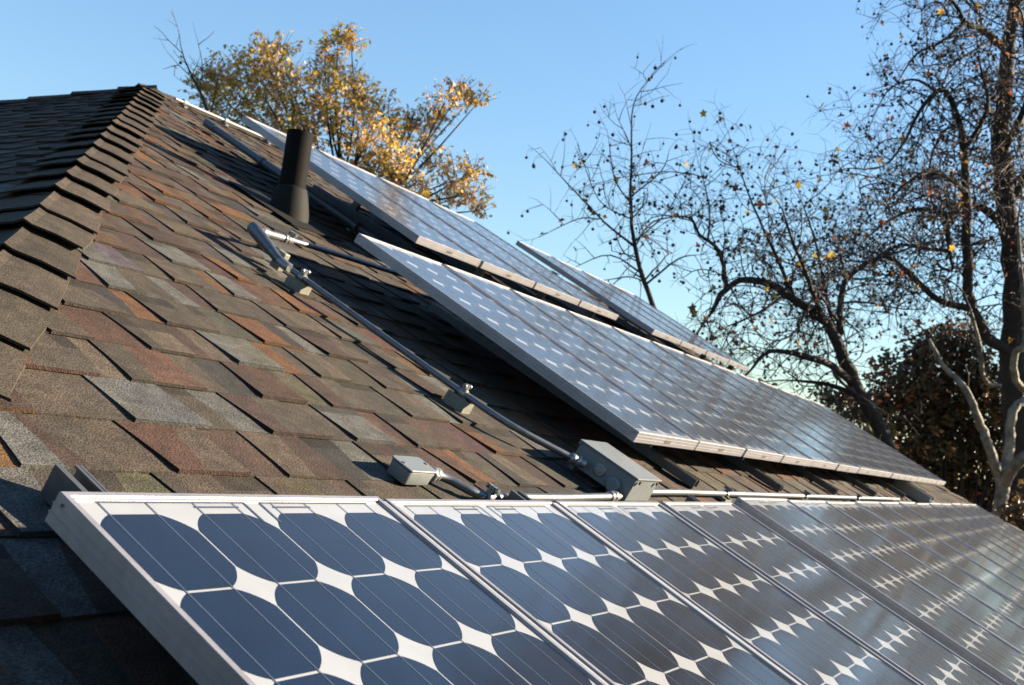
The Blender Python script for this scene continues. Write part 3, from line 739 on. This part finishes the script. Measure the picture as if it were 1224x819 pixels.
# 6 golden tree behind the ridge
t = Tree(26); d = 11.2; r = t.r
GOLD = [(0.650, 0.375, 0.044), (0.725, 0.450, 0.088), (0.525, 0.350, 0.056), (0.375, 0.312, 0.050), (0.675, 0.438, 0.250), (0.625, 0.388, 0.237), (0.200, 0.213, 0.044), (0.750, 0.500, 0.125)]
TAN = [(0.700, 0.475, 0.338), (0.650, 0.425, 0.275), (0.625, 0.388, 0.125), (0.475, 0.325, 0.200), (0.700, 0.463, 0.100)]
b0 = stem_down(t, 430, 330, d, .14)
root = [(430, 330, .13), (418, 270, .11), (405, 220, .09)]
t.limb(root, d)
clusters = [(300, 90, 34, 0), (272, 100, 24, .4), (318, 72, 22, -.3), (335, 62, 13, .2), (342, 108, 34, -.4), (388, 62, 13, .3), (404, 48, 11, .1), (420, 54, 8, .2), (392, 88, 22, .3), (398, 118, 30, -.5), (428, 118, 18, .5), (415, 98, 18, .1), (452, 135, 20, .2), (440, 165, 34, -.3), (468, 158, 16, .5), (486, 152, 9, .3),
            (532, 122, 15, -.2), (548, 112, 10, .1), (512, 146, 11, .4), (562, 120, 6, .3), (572, 122, 4, .2), (524, 136, 8, .2), (498, 148, 8, .2), (478, 196, 20, -.5), (520, 200, 18, .4), (545, 215, 20, -.1), (565, 205, 10, .2), (566, 232, 14, .1), (575, 252, 9, .2), (540, 240, 16, .3), (378, 152, 38, .3), (322, 132, 34, .5), (430, 200, 34, .2), (255, 122, 20, .2), (280, 130, 26, -.3), (350, 165, 30, -.5), (460, 205, 26, -.2), (480, 225, 20, .3),
            (440, 235, 26, .1), (400, 250, 26, -.2), (480, 252, 20, .2), (360, 200, 26, .1), (512, 248, 16, .0), (310, 165, 24, .2), (236, 100, 8, .3), (500, 225, 18, -.3), (250, 92, 9, .2), (505, 170, 10, .1)]
pxm = 1303.6/d
for (cx, cy, cr, dz) in clusters:
    dens = 1.0 if cx < 470 else .8
    cp = at(cx, cy, d+dz); rad = cr/pxm*.86
    # a limb toward the cluster
    sx, sy = (410, 235) if cx < 470 else (440, 250)
    mx, my = (sx*.45+cx*.55), (sy*.5+cy*.5+6)
    l = t.limb([(sx + r.uniform(-14, 14), sy + r.uniform(-8, 20), .015), (mx + r.uniform(-9, 9), my + r.uniform(-6, 6), .012, dz*.5), (cx, cy, .004, dz)], d, 6)
    nt_ = int((20 + 1650*rad*rad)*dens)
    for _ in range(nt_):
        v = Vector((r.gauss(0, 1), r.gauss(0, 1), r.gauss(0, 1))).normalized()*rad*1.12*(r.random()**.5); v.z *= .9
        p = cp + v
        dd = (v.normalized()*.6 + Vector((r.gauss(0, .5), r.gauss(0, .5), .5)))
        L = r.uniform(.10, .24); n = 3; q = p; pts = [p]
        for k in range(n): q = q + dd.normalized()*L/n + Vector((0, 0, -.006*k)); pts.append(q)
        t.t.tube(pts, [.003, .0025, .002, .0015], 3, caps=False)
        cols = GOLD if r.random() < (.75 if cx < 480 else .45) else TAN
        for k in range(r.randint(3, 7)):
            t.leaf(pts[r.randint(0, n)] + Vector((r.gauss(0, .012),)*3), .052, cols, .6)
    for _ in range(int(3 + rad*14)):
        v = Vector((r.gauss(0, 1), r.gauss(0, 1), r.gauss(0, .7)+.5)).normalized()
        t.twig(cp + v*rad*.5, v, rad*.9+.1, .004, 0, dict(o5, leaf=.3, pod=0, lsize=.03, cols=TAN))
t.build('golden_tree', 'tree with golden autumn leaves rising behind the ridge and upper row', None, b0, 'bark_dark')

# 7 dark shrub masses at right
def mass(seed, name, label, group, blobs, d, cols, n, size, base):
    t = Tree(seed); r = t.r
    b0 = ground_under(*base, d); top = at(*base, d)
    for (cx, cy, cr, dz) in blobs:
        cp = at(cx, cy, d+dz); rad = cr*d/1303.6
        for k in range(3):
            v = Vector((r.gauss(0, 1), r.gauss(0, 1), r.gauss(0, 1))).normalized()*rad*.6
            mid_ = Vector(b0).lerp(cp, .5) + Vector((r.uniform(-.3, .3), r.uniform(-.3, .3), 0))
            t.w.tube([Vector(b0), mid_, cp+v], [.04, .028, .008], 5, caps=False)
        for _ in range(int(n*rad*rad)):
            v = Vector((r.gauss(0, 1), r.gauss(0, 1), r.gauss(0, 1))).normalized()*rad*(r.random()**.4)*r.uniform(.8, 1.15)
            cl = r.choice(cols) if r.random() < .5 else cols[0]
            for k in range(r.randint(5, 9)):
                t.leaf(cp + v + Vector((r.gauss(0, .05), r.gauss(0, .05), r.gauss(0, .05))), size, [cl], .3)
    return t.build(name, label, group, b0, 'bark_dark', 'leafdark')
DK = [(0.060, 0.045, 0.021), (0.036, 0.045, 0.017), (0.042, 0.054, 0.021), (0.120, 0.057, 0.026), (0.210, 0.078, 0.030), (0.360, 0.112, 0.039), (0.075, 0.048, 0.022), (0.135, 0.090, 0.036), (0.270, 0.135, 0.045)]
mass(31, 'evergreen_shrub', 'tall dark evergreen shrub with rust leaves behind the pale forked tree', 'dark shrubs at the right', [(1075, 455, 38, 0), (1110, 420, 34, .3), (1150, 412, 34, .4), (1120, 470, 48, .5), (1165, 470, 44, .2), (1200, 450, 40, .6), (1090, 520, 48, .3), (1140, 530, 50, .6), (1190, 530, 50, .5), (1240, 480, 50, .7), (1050, 480, 24, .2), (1245, 420, 36, .5), (1130, 590, 50, .7), (1190, 600, 50, .9), (1240, 560, 50, .8), (1080, 570, 40, .5)], 16.0, DK, 820, .095, (1140, 620))
mass(32, 'evergreen_shrub', 'low dark shrub left of the tall one under the leaning bare tree', 'dark shrubs at the right', [(1025, 490, 22, .2), (1000, 480, 16, 0), (1045, 525, 26, .3), (985, 470, 12, .4)], 15.0, DK, 800, .085, (1030, 560))
mass(33, 'orange_shrub', 'low shrub with orange leaves below the pale forked tree', None, [(1215, 620, 22, 0), (1238, 600, 24, .2), (1222, 640, 26, .1), (1200, 645, 20, 0), (1250, 640, 26, .3)], 12.4, [(.10, .05, .015), (.03, .035, .012), (.26, .11, .02), (.30, .16, .03), (.05, .05, .02)], 900, .075, (1225, 660))

# 8 the row of trees goes on to the right of the picture and shows in the glass of the front row
BR_ = [(.07, .045, .022), (.05, .035, .018), (.10, .05, .02), (.035, .03, .015), (.12, .07, .03)]
mass(34, 'brown_shrub', 'tall brown leaved shrub right of the pale forked tree', None, [(1300, 470, 55, 0), (1340, 400, 55, .4), (1390, 470, 60, .2), (1440, 420, 60, .5), (1330, 560, 60, .2), (1420, 560, 65, .4), (1500, 500, 60, .3), (1380, 330, 40, .5)], 14.5, BR_, 330, .10, (1370, 640))
